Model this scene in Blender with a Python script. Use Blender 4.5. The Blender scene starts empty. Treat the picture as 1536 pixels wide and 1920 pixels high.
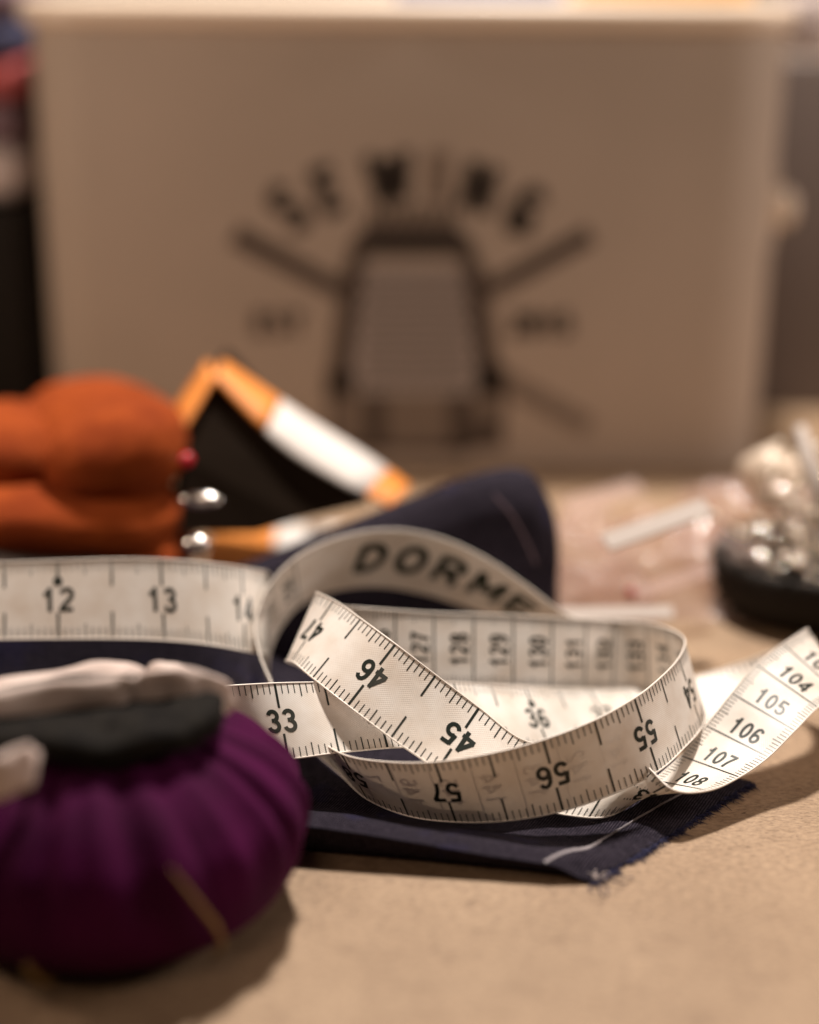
import bpy, bmesh, math, random
from mathutils import Vector, Matrix, noise
random.seed(7)
R = math.radians
MM = 0.001

# ---------------------------------------------------------------- camera, world, lamps, exposure
scene = bpy.context.scene
col = scene.collection
CAM_H = 0.190
PITCH = R(19)
cam_d = bpy.data.cameras.new('camera')
cam = bpy.data.objects.new('camera', cam_d); col.objects.link(cam)
cam.location = (0, 0, CAM_H)
cam.rotation_euler = (R(90) - PITCH, 0, 0)
cam_d.sensor_fit = 'VERTICAL'; cam_d.sensor_height = 36.0
cam_d.lens = 36.0 * 3000 / 1920
cam_d.clip_start = 0.01; cam_d.clip_end = 20
cam_d.dof.use_dof = True
cam_d.dof.focus_distance = 0.377
cam_d.dof.aperture_fstop = 2.85
scene.camera = cam

world = bpy.data.worlds.new('World'); scene.world = world; world.use_nodes = True
wn = world.node_tree.nodes; wn.clear()
wo = wn.new('ShaderNodeOutputWorld'); wb = wn.new('ShaderNodeBackground')
wb.inputs['Color'].default_value = (1.0, 0.76, 0.58, 1); wb.inputs['Strength'].default_value = 0.035
world.node_tree.links.new(wb.outputs[0], wo.inputs[0])

def lamp(name, loc, target, size, power, color, size_y=None):
    d = bpy.data.lights.new(name, 'AREA'); d.energy = power; d.color = color
    d.shape = 'RECTANGLE' if size_y else 'DISK'; d.size = size
    if size_y: d.size_y = size_y
    o = bpy.data.objects.new(name, d); col.objects.link(o)
    o.location = loc
    o.rotation_euler = (Vector(target) - Vector(loc)).to_track_quat('-Z', 'Y').to_euler()
    return o
lamp('key_lamp', (0.07, 0.665, 0.78), (0.02, 0.36, 0.0), 0.075, 12.6, (1.0, 0.91, 0.82))
lamp('side_lamp', (0.62, 0.46, 0.30), (0.0, 0.44, 0.05), 0.14, 1.9, (1.0, 0.84, 0.74))
lamp('left_fill', (-0.36, 0.36, 0.22), (-0.02, 0.60, 0.07), 0.12, 0.62, (1.0, 0.78, 0.62))  # added warm fill, stands in for bounce on the tin's lower left
lamp('front_fill', (-0.10, -0.05, 0.60), (0.0, 0.5, 0.06), 0.22, 0.60, (1.0, 0.75, 0.57))  # added soft fill for sides facing the camera, not a real lamp

scene.view_settings.view_transform = 'Standard'
scene.view_settings.look = 'None'
scene.view_settings.exposure = 0.0
scene.view_settings.gamma = 1.0
scene.view_settings.use_curve_mapping = False

# ---------------------------------------------------------------- helpers
def at(px, py, z):
    """world point seen at pixel px,py of the 1536x1920 photograph, z mm deep"""
    cx = (px - 768) / 3000; cy = (py - 960) / 3000
    s, c = math.sin(PITCH), math.cos(PITCH)
    return Vector((cx * z, (c - cy * s) * z, CAM_H / MM - (s + cy * c) * z))      # in mm

def tag(o, label=None, cat=None, group=None, kind=None):
    if label: o['label'] = label
    if cat: o['category'] = cat
    if group: o['group'] = group
    if kind: o['kind'] = kind
    return o

def empty(name, loc=(0, 0, 0)):
    o = bpy.data.objects.new(name, None); col.objects.link(o)
    o.location = [v * MM for v in loc]; o.empty_display_size = 0.01
    return o

def mesh(name, verts, faces, mat, parent=None, smooth=True, uvs=None):
    """verts in mm, world space"""
    off = parent_off(parent)
    me = bpy.data.meshes.new(name)
    me.from_pydata([((v[0] - off[0]) * MM, (v[1] - off[1]) * MM, (v[2] - off[2]) * MM) for v in verts], [], faces)
    if uvs:
        l = me.uv_layers.new(name='UVMap')
        for p in me.polygons:
            for li in p.loop_indices: l.data[li].uv = uvs[me.loops[li].vertex_index]
    me.materials.append(mat)
    if smooth: me.polygons.foreach_set('use_smooth', [True] * len(me.polygons))
    me.update()
    o = bpy.data.objects.new(name, me); col.objects.link(o)
    if parent: o.parent = parent
    return o

def parent_off(p):
    t = Vector((0, 0, 0))
    while p is not None:
        t += p.location; p = p.parent
    return t / MM

def recalc(o):
    bm = bmesh.new(); bm.from_mesh(o.data)
    bmesh.ops.recalc_face_normals(bm, faces=bm.faces[:]); bm.to_mesh(o.data); bm.free(); o.data.update()
    return o

def subsurf(o, n=2):
    m = o.modifiers.new('subdiv', 'SUBSURF'); m.levels = n; m.render_levels = n; return o

def tube(path, rad, sides=8, caps=True):
    """verts, faces of a swept tube; rad number or list"""
    n = len(path); V = []; Fc = []
    path = [Vector(p) for p in path]
    up = Vector((0.13, 0.21, 0.97))
    prev = None
    for i, p in enumerate(path):
        t = (path[min(i + 1, n - 1)] - path[max(i - 1, 0)]).normalized()
        if prev is None:
            a = t.cross(up)
            if a.length < 1e-4: a = t.cross(Vector((1, 0, 0)))
        else:
            a = prev - t * prev.dot(t)
        a.normalize(); prev = a; b = t.cross(a)
        r = rad[i] if isinstance(rad, (list, tuple)) else rad
        for k in range(sides):
            w = 2 * math.pi * k / sides
            V.append(p + (a * math.cos(w) + b * math.sin(w)) * r)
    for i in range(n - 1):
        for k in range(sides):
            k2 = (k + 1) % sides
            Fc.append((i * sides + k, i * sides + k2, (i + 1) * sides + k2, (i + 1) * sides + k))
    if caps:
        Fc.append(tuple(range(sides))[::-1]); Fc.append(tuple((n - 1) * sides + k for k in range(sides)))
    return V, Fc

def merge(parts):
    V = []; Fc = []
    for v, f in parts:
        o = len(V); V += list(v); Fc += [tuple(i + o for i in q) for q in f]
    return V, Fc

def crom(pts, n=8):
    """Catmull-Rom through 2-D or 3-D points"""
    out = []
    P = [Vector(p) for p in pts]
    for i in range(len(P) - 1):
        p0 = P[max(i - 1, 0)]; p1 = P[i]; p2 = P[i + 1]; p3 = P[min(i + 2, len(P) - 1)]
        for k in range(n):
            t = k / n
            out.append(0.5 * ((2 * p1) + (p2 - p0) * t + (2 * p0 - 5 * p1 + 4 * p2 - p3) * t * t + (3 * p1 - p0 - 3 * p2 + p3) * t ** 3))
    out.append(P[-1].copy())
    return out

def rbox(x0, x1, y0, y1, z0, z1, r=2.0, seg=4):
    """box with bevelled edges"""
    bm = bmesh.new()
    bmesh.ops.create_cube(bm, size=1)
    for v in bm.verts:
        v.co = Vector(((x0 + x1) / 2 + v.co.x * (x1 - x0), (y0 + y1) / 2 + v.co.y * (y1 - y0), (z0 + z1) / 2 + v.co.z * (z1 - z0)))
    bmesh.ops.bevel(bm, geom=bm.edges[:], offset=r, segments=seg, profile=0.5, affect='EDGES')
    V = [v.co.copy() for v in bm.verts]; bm.verts.index_update()
    Fc = [tuple(v.index for v in f.verts) for f in bm.faces]; bm.free()
    return V, Fc

def slab(x0, x1, y0, y1, z0, z1, r, edge=1.0, seg=8):
    """vertical prism with rounded corners (radius r in plan) and slightly rounded top/bottom edge"""
    out = []
    def ring(ins, z):
        pts = []
        rr = max(r - ins, 0.2)
        for cx, cy, a0 in ((x1 - ins - rr, y1 - ins - rr, 0), (x0 + ins + rr, y1 - ins - rr, 90), (x0 + ins + rr, y0 + ins + rr, 180), (x1 - ins - rr, y0 + ins + rr, 270)):
            for k in range(seg + 1):
                a = R(a0 + 90 * k / seg); pts.append((cx + rr * math.cos(a), cy + rr * math.sin(a), z))
        return pts
    prof = []
    for k in range(4):
        a = R(90 * k / 3); prof.append((edge * (1 - math.sin(a)), z0 + edge * (1 - math.cos(a))))
    for k in range(4):
        a = R(90 * k / 3); prof.append((edge * (1 - math.cos(a)), z1 - edge * (1 - math.sin(a))))
    V = []; Fc = []; m = 4 * (seg + 1)
    for ins, z in prof: V += ring(ins, z)
    for i in range(len(prof) - 1):
        for k in range(m):
            k2 = (k + 1) % m
            Fc.append((i * m + k, i * m + k2, (i + 1) * m + k2, (i + 1) * m + k))
    Fc.append(tuple(range(m))[::-1]); Fc.append(tuple((len(prof) - 1) * m + k for k in range(m)))
    return V, Fc

# ---------------------------------------------------------------- materials
def mat(name, color, rough=0.6, **kw):
    m = bpy.data.materials.new(name); m.use_nodes = True
    b = m.node_tree.nodes['Principled BSDF']
    b.inputs['Base Color'].default_value = (*color, 1); b.inputs['Roughness'].default_value = rough
    for k, v in kw.items():
        b.inputs[k.replace('_', ' ')].default_value = v
    return m
def N(m, t, **kw):
    n = m.node_tree.nodes.new(t)
    for k, v in kw.items(): setattr(n, k, v)
    return n
def L(m, a, b): m.node_tree.links.new(a, b)
def bsdf(m): return m.node_tree.nodes['Principled BSDF']
def vary(m, c1, c2, scale, detail=6, bump=0.0, bscale=None, dist=0.001, coord='Object', stretch=None, lo=.35, hi=.65):
    tc = N(m, 'ShaderNodeTexCoord'); mp = N(m, 'ShaderNodeMapping'); L(m, tc.outputs[coord], mp.inputs[0])
    if stretch: mp.inputs['Scale'].default_value = stretch
    n1 = N(m, 'ShaderNodeTexNoise'); n1.inputs['Scale'].default_value = scale; n1.inputs['Detail'].default_value = detail
    L(m, mp.outputs[0], n1.inputs['Vector'])
    r = N(m, 'ShaderNodeValToRGB'); r.color_ramp.elements[0].position = lo; r.color_ramp.elements[1].position = hi
    r.color_ramp.elements[0].color = (*c1, 1); r.color_ramp.elements[1].color = (*c2, 1)
    L(m, n1.outputs[0], r.inputs[0]); L(m, r.outputs[0], bsdf(m).inputs['Base Color'])
    if bump:
        n2 = N(m, 'ShaderNodeTexNoise'); n2.inputs['Scale'].default_value = bscale or scale; n2.inputs['Detail'].default_value = 5
        L(m, mp.outputs[0], n2.inputs['Vector'])
        b = N(m, 'ShaderNodeBump'); b.inputs['Strength'].default_value = bump; b.inputs['Distance'].default_value = dist
        L(m, n2.outputs[0], b.inputs['Height']); L(m, b.outputs[0], bsdf(m).inputs['Normal'])
    return mp, r

# kraft-brown hardboard: fibres, specks, soft blotches
M_table = mat('brown_hardboard', (0.42, 0.27, 0.15), 0.62)
def build_table_mat(m):
    tc = N(m, 'ShaderNodeTexCoord')
    mp = N(m, 'ShaderNodeMapping'); mp.inputs['Scale'].default_value = (1, 2.2, 1); mp.inputs['Rotation'].default_value = (0, 0, R(12)); L(m, tc.outputs['Object'], mp.inputs[0])
    nz = N(m, 'ShaderNodeTexNoise'); nz.inputs['Scale'].default_value = 26; nz.inputs['Detail'].default_value = 8; nz.inputs['Roughness'].default_value = .62; L(m, tc.outputs['Object'], nz.inputs[0])
    fine = N(m, 'ShaderNodeTexNoise'); fine.inputs['Scale'].default_value = 520; fine.inputs['Detail'].default_value = 4; fine.inputs['Roughness'].default_value = .7; L(m, mp.outputs[0], fine.inputs[0])
    spk = N(m, 'ShaderNodeTexNoise'); spk.inputs['Scale'].default_value = 420; spk.inputs['Detail'].default_value = 2; L(m, mp.outputs[0], spk.inputs[0])
    r1 = N(m, 'ShaderNodeValToRGB'); r1.color_ramp.elements[0].position = .32; r1.color_ramp.elements[1].position = .7
    r1.color_ramp.elements[0].color = (0.30, 0.197, 0.117, 1); r1.color_ramp.elements[1].color = (0.39, 0.268, 0.168, 1); L(m, nz.outputs[0], r1.inputs[0])
    r2 = N(m, 'ShaderNodeValToRGB'); r2.color_ramp.elements[0].position = .3; r2.color_ramp.elements[1].position = .62
    r2.color_ramp.elements[0].color = (.52, .48, .44, 1); r2.color_ramp.elements[1].color = (1.06, 1.06, 1.06, 1); L(m, fine.outputs[0], r2.inputs[0])
    mu = N(m, 'ShaderNodeMix', data_type='RGBA', blend_type='MULTIPLY'); mu.inputs[0].default_value = 1; L(m, r1.outputs[0], mu.inputs[6]); L(m, r2.outputs[0], mu.inputs[7])
    r3 = N(m, 'ShaderNodeValToRGB'); r3.color_ramp.elements[0].position = .27; r3.color_ramp.elements[1].position = .36
    r3.color_ramp.elements[0].color = (.45, .38, .33, 1); r3.color_ramp.elements[1].color = (1, 1, 1, 1); L(m, spk.outputs[0], r3.inputs[0])
    mu2 = N(m, 'ShaderNodeMix', data_type='RGBA', blend_type='MULTIPLY'); mu2.inputs[0].default_value = 1.0; L(m, mu.outputs[2], mu2.inputs[6]); L(m, r3.outputs[0], mu2.inputs[7])
    st = N(m, 'ShaderNodeTexNoise'); st.inputs['Scale'].default_value = 95; st.inputs['Detail'].default_value = 6; st.inputs['Roughness'].default_value = .75; L(m, mp.outputs[0], st.inputs[0])
    r4 = N(m, 'ShaderNodeValToRGB'); r4.color_ramp.elements[0].position = .30; r4.color_ramp.elements[1].position = .47
    r4.color_ramp.elements[0].color = (.62, .56, .50, 1); r4.color_ramp.elements[1].color = (1, 1, 1, 1); L(m, st.outputs[0], r4.inputs[0])
    mu3 = N(m, 'ShaderNodeMix', data_type='RGBA', blend_type='MULTIPLY'); mu3.inputs[0].default_value = .85; L(m, mu2.outputs[2], mu3.inputs[6]); L(m, r4.outputs[0], mu3.inputs[7])
    L(m, mu3.outputs[2], bsdf(m).inputs['Base Color'])
    b = N(m, 'ShaderNodeBump'); b.inputs['Strength'].default_value = .6; b.inputs['Distance'].default_value = .0005
    L(m, fine.outputs[0], b.inputs['Height']); L(m, b.outputs[0], bsdf(m).inputs['Normal'])
build_table_mat(M_table)

# coated woven tape: diffuse + a little light coming through, faint weave
M_tape = mat('tape_white_vinyl', (0.80, 0.735, 0.665), 0.42)
def build_tape_mat(m):
    tc = N(m, 'ShaderNodeTexCoord')
    sp = N(m, 'ShaderNodeSeparateXYZ'); L(m, tc.outputs['UV'], sp.inputs[0])
    cb = N(m, 'ShaderNodeCombineXYZ')
    def wave(sock, f):
        a = N(m, 'ShaderNodeMath', operation='MULTIPLY'); a.inputs[1].default_value = f; L(m, sock, a.inputs[0])
        s = N(m, 'ShaderNodeMath', operation='SINE'); L(m, a.outputs[0], s.inputs[0]); return s.outputs[0]
    wx = wave(sp.outputs[0], 2 * math.pi / 0.75); wy = wave(sp.outputs[1], 2 * math.pi / 0.62)
    mul = N(m, 'ShaderNodeMath', operation='MULTIPLY'); L(m, wx, mul.inputs[0]); L(m, wy, mul.inputs[1])
    nz = N(m, 'ShaderNodeTexNoise'); nz.inputs['Scale'].default_value = .45; nz.inputs['Detail'].default_value = 6; L(m, tc.outputs['UV'], nz.inputs[0])
    add = N(m, 'ShaderNodeMath', operation='MULTIPLY_ADD'); add.inputs[1].default_value = 2.0; L(m, nz.outputs[0], add.inputs[0]); L(m, mul.outputs[0], add.inputs[2])
    b = N(m, 'ShaderNodeBump'); b.inputs['Strength'].default_value = .30; b.inputs['Distance'].default_value = .00006
    L(m, add.outputs[0], b.inputs['Height']); L(m, b.outputs[0], bsdf(m).inputs['Normal'])
    nz2 = N(m, 'ShaderNodeTexNoise'); nz2.inputs['Scale'].default_value = .11; nz2.inputs['Detail'].default_value = 7; L(m, tc.outputs['UV'], nz2.inputs[0])
    r = N(m, 'ShaderNodeValToRGB'); r.color_ramp.elements[0].position = .3; r.color_ramp.elements[1].position = .65
    r.color_ramp.elements[0].color = (.70, .62, .54, 1); r.color_ramp.elements[1].color = (.84, .80, .75, 1)
    L(m, nz2.outputs[0], r.inputs[0]); L(m, r.outputs[0], bsdf(m).inputs['Base Color'])
    tr = N(m, 'ShaderNodeBsdfTranslucent'); tr.inputs[0].default_value = (.85, .62, .42, 1)
    mx = N(m, 'ShaderNodeMixShader'); mx.inputs[0].default_value = .055
    out = m.node_tree.nodes['Material Output']
    L(m, bsdf(m).outputs[0], mx.inputs[1]); L(m, tr.outputs[0], mx.inputs[2]); L(m, mx.outputs[0], out.inputs[0])
build_tape_mat(M_tape)
M_bead = mat('tape_edge', (0.80, 0.73, 0.66), 0.4)
M_ink = mat('printed_ink', (0.008, 0.014, 0.010), 0.38)

# navy denim with twill diagonals
M_denim = mat('navy_denim', (0.02, 0.018, 0.04), 0.9, Specular_IOR_Level=0.08)
def build_denim(m):
    tc = N(m, 'ShaderNodeTexCoord'); mp = N(m, 'ShaderNodeMapping'); mp.inputs['Rotation'].default_value = (0, 0, R(28)); L(m, tc.outputs['Object'], mp.inputs[0])
    w = N(m, 'ShaderNodeTexWave', wave_type='BANDS', bands_direction='X'); w.inputs['Scale'].default_value = 480; w.inputs['Distortion'].default_value = 1.2; w.inputs['Detail'].default_value = 2; w.inputs['Detail Scale'].default_value = 2
    L(m, mp.outputs[0], w.inputs['Vector'])
    n = N(m, 'ShaderNodeTexNoise'); n.inputs['Scale'].default_value = 900; n.inputs['Detail'].default_value = 4; L(m, mp.outputs[0], n.inputs[0])
    big = N(m, 'ShaderNodeTexNoise'); big.inputs['Scale'].default_value = 60; big.inputs['Detail'].default_value = 4; L(m, mp.outputs[0], big.inputs[0])
    mu = N(m, 'ShaderNodeMath', operation='MULTIPLY'); L(m, w.outputs[0] if w.outputs[0].type == 'VALUE' else w.outputs['Fac'], mu.inputs[0]); L(m, n.outputs[0], mu.inputs[1])
    r = N(m, 'ShaderNodeValToRGB'); r.color_ramp.elements[0].position = .12; r.color_ramp.elements[1].position = .62
    r.color_ramp.elements[0].color = (.004, .003, .007, 1); r.color_ramp.elements[1].color = (.050, .041, .056, 1)
    L(m, mu.outputs[0], r.inputs[0])
    rb = N(m, 'ShaderNodeValToRGB'); rb.color_ramp.elements[0].position = .60; rb.color_ramp.elements[1].position = .74
    rb.color_ramp.elements[0].color = (0, 0, 0, 1); rb.color_ramp.elements[1].color = (1, 1, 1, 1); L(m, big.outputs[0], rb.inputs[0])
    bl = N(m, 'ShaderNodeMix', data_type='RGBA', blend_type='ADD'); 
    bl.inputs[7].default_value = (.001, .002, .022, 1); L(m, rb.outputs[0], bl.inputs[0]); L(m, r.outputs[0], bl.inputs[6])
    L(m, bl.outputs[2], bsdf(m).inputs['Base Color'])
    b = N(m, 'ShaderNodeBump'); b.inputs['Strength'].default_value = .6; b.inputs['Distance'].default_value = .00015
    L(m, mu.outputs[0], b.inputs['Height']); L(m, b.outputs[0], bsdf(m).inputs['Normal'])
build_denim(M_denim)
M_navy_thread = mat('navy_thread', (0.014, 0.014, 0.06), 0.8)
M_white_thread = mat('white_thread', (0.30, 0.27, 0.29), 0.8)

M_velvet = mat('purple_velvet', (0.085, 0.002, 0.065), 0.8, Sheen_Weight=0.03, Sheen_Roughness=0.4, Specular_IOR_Level=0.1)
bsdf(M_velvet).inputs['Sheen Tint'].default_value = (0.9, 0.12, 0.55, 1)
vary(M_velvet, (0.034, 0.0005, 0.021), (0.056, 0.0009, 0.035), 60, bump=.5, bscale=1100, dist=.0003)
M_gold = mat('gold_thread', (0.20, 0.11, 0.02), 0.5)
M_black_band = mat('black_elastic', (0.012, 0.010, 0.009), 0.85, Specular_IOR_Level=0.1)
vary(M_black_band, (0.005, 0.004, 0.004), (0.013, 0.011, 0.009), 300, bump=.4, bscale=600, dist=.0004)
M_strap = mat('off_white_strap', (0.62, 0.50, 0.45), 0.75)
vary(M_strap, (0.50, 0.39, 0.35), (0.66, 0.55, 0.50), 60, bump=.5, bscale=400, dist=.0005)
M_tin = mat('cream_painted_tin', (0.47, 0.36, 0.26), 0.62, Specular_IOR_Level=0.25)
vary(M_tin, (0.355, 0.285, 0.23), (0.395, 0.315, 0.255), 9)
M_rim = mat('cream_rim', (0.66, 0.54, 0.43), 0.38)
M_print = mat('brown_print', (0.022, 0.013, 0.008), 0.6)
M_print_mid = mat('faded_brown_print', (0.055, 0.035, 0.025), 0.6)
M_print_soft = mat('pale_brown_print', (0.17, 0.125, 0.095), 0.6)
M_print_mauve = mat('mauve_print', (0.31, 0.26, 0.235), 0.6)
M_orange = mat('orange_felt', (0.62, 0.13, 0.018), 0.9, Specular_IOR_Level=0.1)
vary(M_orange, (0.18, 0.030, 0.006), (0.28, 0.054, 0.010), 60, bump=.5, bscale=500, dist=.0005)
M_card_orange = mat('orange_card', (0.66, 0.22, 0.03), 0.6)
M_label = mat('satin_label', (0.42, 0.37, 0.34), 0.85, Specular_IOR_Level=0.1)
M_card_white = mat('white_card', (0.60, 0.56, 0.53), 0.7)
M_dark = mat('black_lining', (0.012, 0.007, 0.004), 0.8, Specular_IOR_Level=0.05)
M_red = mat('red_glass_head', (0.42, 0.003, 0.012), 0.2)
M_steel = mat('polished_steel', (0.85, 0.80, 0.76), 0.18, Metallic=1.0)
M_pin = mat('nickel_pin', (0.88, 0.82, 0.74), 0.14, Metallic=1.0)
M_black_plastic = mat('black_plastic', (0.010, 0.007, 0.005), 0.6, Specular_IOR_Level=0.15)
M_clear = mat('clear_film', (0.75, 0.63, 0.60), 0.12, Specular_IOR_Level=1.0)
def build_film(m):
    tr = N(m, 'ShaderNodeBsdfTransparent'); tr.inputs[0].default_value = (.95, .88, .84, 1)
    mx = N(m, 'ShaderNodeMixShader'); mx.inputs[0].default_value = .20
    L(m, tr.outputs[0], mx.inputs[1]); L(m, bsdf(m).outputs[0], mx.inputs[2]); L(m, mx.outputs[0], m.node_tree.nodes['Material Output'].inputs[0])
build_film(M_clear)
M_wall = mat('dim_wall', (0.10, 0.075, 0.065), 0.9)
vary(M_wall, (0.09, 0.065, 0.055), (0.115, 0.09, 0.08), 6)
M_grey_box = mat('grey_brown_board', (0.13, 0.10, 0.088), 0.7)
M_yellow = mat('yellow_paper', (0.75, 0.42, 0.07), 0.6)
M_blue = mat('blue_card', (0.11, 0.17, 0.42), 0.6)
M_pinkcloth = mat('dusty_red_cloth', (0.32, 0.06, 0.06), 0.85)
M_mauve = mat('mauve_cloth', (0.16, 0.10, 0.12), 0.85)
M_whitecloth = mat('off_white_cloth', (0.52, 0.44, 0.42), 0.85)
M_navycloth = mat('navy_cloth', (0.03, 0.03, 0.07), 0.85)
M_greycloth = mat('grey_felt', (0.15, 0.125, 0.11), 0.9)

# ---------------------------------------------------------------- stroke lettering
def arc(cx, cy, rx, ry, a0, a1, n=18):
    return [(cx + rx * math.cos(R(a0 + (a1 - a0) * k / n)), cy + ry * math.sin(R(a0 + (a1 - a0) * k / n))) for k in range(n + 1)]
# centre lines in a box 0.55 wide, 1 high; ink half-width about .08
G = {
 '0': [arc(.275, .5, .195, .42, 90, 450, 28)],
 '1': [[(.06, .70), (.17, .74), (.25, .81), (.29, .93), (.295, 1.0)], [(.295, .96), (.295, 0)]],
 '2': [arc(.275, .72, .195, .20, 175, 0, 14) + [(.45, .60), (.36, .46), (.22, .32), (.12, .20), (.085, .08)], [(.0, .08), (.51, .08)]],
 '3': [arc(.265, .72, .185, .20, 165, -75, 16), arc(.265, .285, .205, .215, 75, -168, 18), [(.20, .525), (.31, .525)]],
 '4': [[(.40, 0), (.40, 1.0)], [(.43, .97), (.05, .30)], [(.0, .27), (.54, .27)]],
 '5': [[(.49, .92), (.13, .92)], [(.15, .97), (.085, .47)], arc(.265, .32, .205, .245, 135, -160, 20)],
 '6': [arc(.275, .30, .195, .225, 0, 360, 26), [(.455, .77), (.40, .88), (.29, .925), (.18, .87), (.11, .74), (.08, .55), (.08, .34)]],
 '7': [[(.02, .92), (.51, .92)], [(.47, .94), (.36, .72), (.26, .48), (.21, .24), (.19, 0)]],
 '8': [arc(.275, .725, .165, .195, 0, 360, 24), arc(.275, .285, .195, .215, 0, 360, 26)],
 '9': [arc(.275, .70, .195, .225, 0, 360, 26), [(.095, .23), (.15, .12), (.26, .075), (.37, .13), (.44, .26), (.47, .45), (.47, .66)]],
 'S': [arc(.275, .73, .19, .19, 25, 270, 16) + arc(.275, .28, .20, .205, 90, -155, 16)],
 'E': [[(.1, 0), (.1, 1)], [(.1, .92), (.5, .92)], [(.1, .52), (.45, .52)], [(.1, .08), (.5, .08)]],
 'W': [[(.0, 1), (.15, 0)], [(.15, 0), (.3, .9)], [(.3, .9), (.45, 0)], [(.45, 0), (.6, 1)]],
 'I': [[(.275, 0), (.275, 1)]],
 'N': [[(.08, 0), (.08, 1)], [(.08, .97), (.47, .03)], [(.47, 0), (.47, 1)]],
 'G': [arc(.285, .5, .20, .42, 40, 335, 26), [(.30, .44), (.50, .44)], [(.485, .47), (.485, .05)]],
 'T': [[(.275, 0), (.275, 1)], [(.02, .92), (.53, .92)]],
 'D': [[(.09, 0), (.09, 1)], [(.09, .92), (.22, .92)] + arc(.22, .5, .25, .42, 88, -88, 18) + [(.09, .08)]],
 'O': [arc(.275, .5, .20, .42, 90, 450, 28)],
 'R': [[(.09, 0), (.09, 1)], [(.09, .92), (.26, .92)] + arc(.26, .70, .20, .22, 88, -88, 12) + [(.09, .48)], [(.24, .48), (.49, 0)]],
 'M': [[(.07, 0), (.07, 1)], [(.07, .97), (.30, .25)], [(.30, .25), (.53, .97)], [(.53, 0), (.53, 1)]],
}
def strokes2d(txt, h, w, ink, gap, slant=0.0):
    """list of strips: each is a list of ((x,y)left,(x,y)right) centred on 0,0; h,w letter size, ink line width"""
    total = len(txt) * w + (len(txt) - 1) * gap
    out = []
    for i, ch in enumerate(txt):
        x0 = -total / 2 + i * (w + gap)
        for st in G[ch]:
            pts = [Vector((x0 + p[0] / .55 * w, (p[1] - .5) * h)) for p in st]
            # butt ends stay inside the letter box: centre lines are inset already
            if len(pts) == 2:
                n = 5; pts = [pts[0].lerp(pts[1], k / n) for k in range(n + 1)]
            strip = []
            for k, p in enumerate(pts):
                t = (pts[min(k + 1, len(pts) - 1)] - pts[max(k - 1, 0)])
                closed = (pts[0] - pts[-1]).length < 1e-6
                if closed and k in (0, len(pts) - 1): t = pts[1] - pts[-2]
                t.normalize(); nn = Vector((-t.y, t.x)) * ink / 2
                a, b = p + nn, p - nn
                strip.append(((a.x + slant * a.y, a.y), (b.x + slant * b.y, b.y)))
            out.append(strip)
    return out

# ---------------------------------------------------------------- the setting
mesh('table_top', [(-900, 60, 0), (900, 60, 0), (900, 1100, 0), (-900, 1100, 0)], [(0, 1, 2, 3)], M_table, smooth=False)['kind'] = 'structure'
mesh('wall', [(-1500, 1100, -300), (1500, 1100, -300), (1500, 1100, 1500), (-1500, 1100, 1500)], [(0, 1, 2, 3)], M_wall, smooth=False)['kind'] = 'structure'

# ---------------------------------------------------------------- painted tin box behind
def on_plane(px, py, Y):
    cy = (py - 960) / 3000; s, c = math.sin(PITCH), math.cos(PITCH)
    t = Y / (c - cy * s)
    return Vector(((px - 768) / 3000 * t, Y, CAM_H / MM - (s + cy * c) * t))
BY = 600.0
box = empty('tin_box', (0, BY + 60, 0))
tag(box, 'cream painted tin box with rounded corners and brown sewing emblem at the back', 'box')
def rolled(vf, a=R(0.45), c=(0, 90)):
    v, f = vf
    ca, sa = math.cos(a), math.sin(a)
    return [Vector((c[0] + (p[0] - c[0]) * ca + (p[2] - c[1]) * sa, p[1], c[1] - (p[0] - c[0]) * sa + (p[2] - c[1]) * ca)) for p in v], f
o = mesh('body', *rolled(slab(-141.5, 140.5, BY, BY + 130, 0.8, 168.5, 26, 1.2, 12)), M_tin, box)
o = mesh('lid', *rolled(slab(-146, 143.5, BY - 3.5, BY + 134, 167, 176, 28, 3.4, 12)), M_rim, box)
lt = mesh('catch', *merge([tube([(140, 636, 98), (149, 636, 98), (151.5, 636, 98)], [7.5, 7.5, 4.8], 20), rbox(139, 142.5, 627, 645, 84, 114, 1)]), M_rim, box)
recalc(lt)

pr_n = [0]
def decal_strip(name, strips, mt, Y):
    V = []; Fc = []
    for st in strips:
        o0 = len(V)
        for a, b in st: V += [Vector((a[0], Y, a[1])), Vector((b[0], Y, b[1]))]
        for k in range(len(st) - 1): Fc.append((o0 + 2 * k, o0 + 2 * k + 1, o0 + 2 * k + 3, o0 + 2 * k + 2))
    return mesh(name, V, Fc, mt, box, smooth=False)
def poly_px(pts, Y):
    return [on_plane(x, y, Y) for x, y in pts]
def letter(ch, px, py, rot, h, w, ink, mt, name='emblem_letter', dY=0.0):
    c = on_plane(px, py, BY - .35 - dY)
    ca, sa = math.cos(R(rot)), math.sin(R(rot))
    S = []
    for st in strokes2d(ch, h, w, ink, w * .2):
        S.append([tuple((c.x + p[0] * ca - p[1] * sa, c.z + p[0] * sa + p[1] * ca) for p in pr) for pr in st])
    return decal_strip(name, S, mt, c.y)
letter('S', 541, 392, 33, 18.2, 9.1, 4.9, M_print)
letter('E', 617, 357, 20, 18.2, 9.1, 4.5, M_print)
letter('W', 728, 333, 7, 18.2, 12.8, 4.9, M_print)
letter('I', 822, 330, -3, 18.2, 8.6, 8.0, M_print_soft)
letter('N', 898, 352, -17, 18.2, 11.2, 5.1, M_print)
letter('G', 984, 394, -34, 18.2, 9.6, 5.1, M_print)
letter('EST', 522, 606, 0, 8.5, 5.6, 2.4, M_print_mid, 'emblem_text')
letter('2015', 1015, 608, 0, 8.5, 5.0, 2.6, M_print, 'emblem_text')
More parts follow.
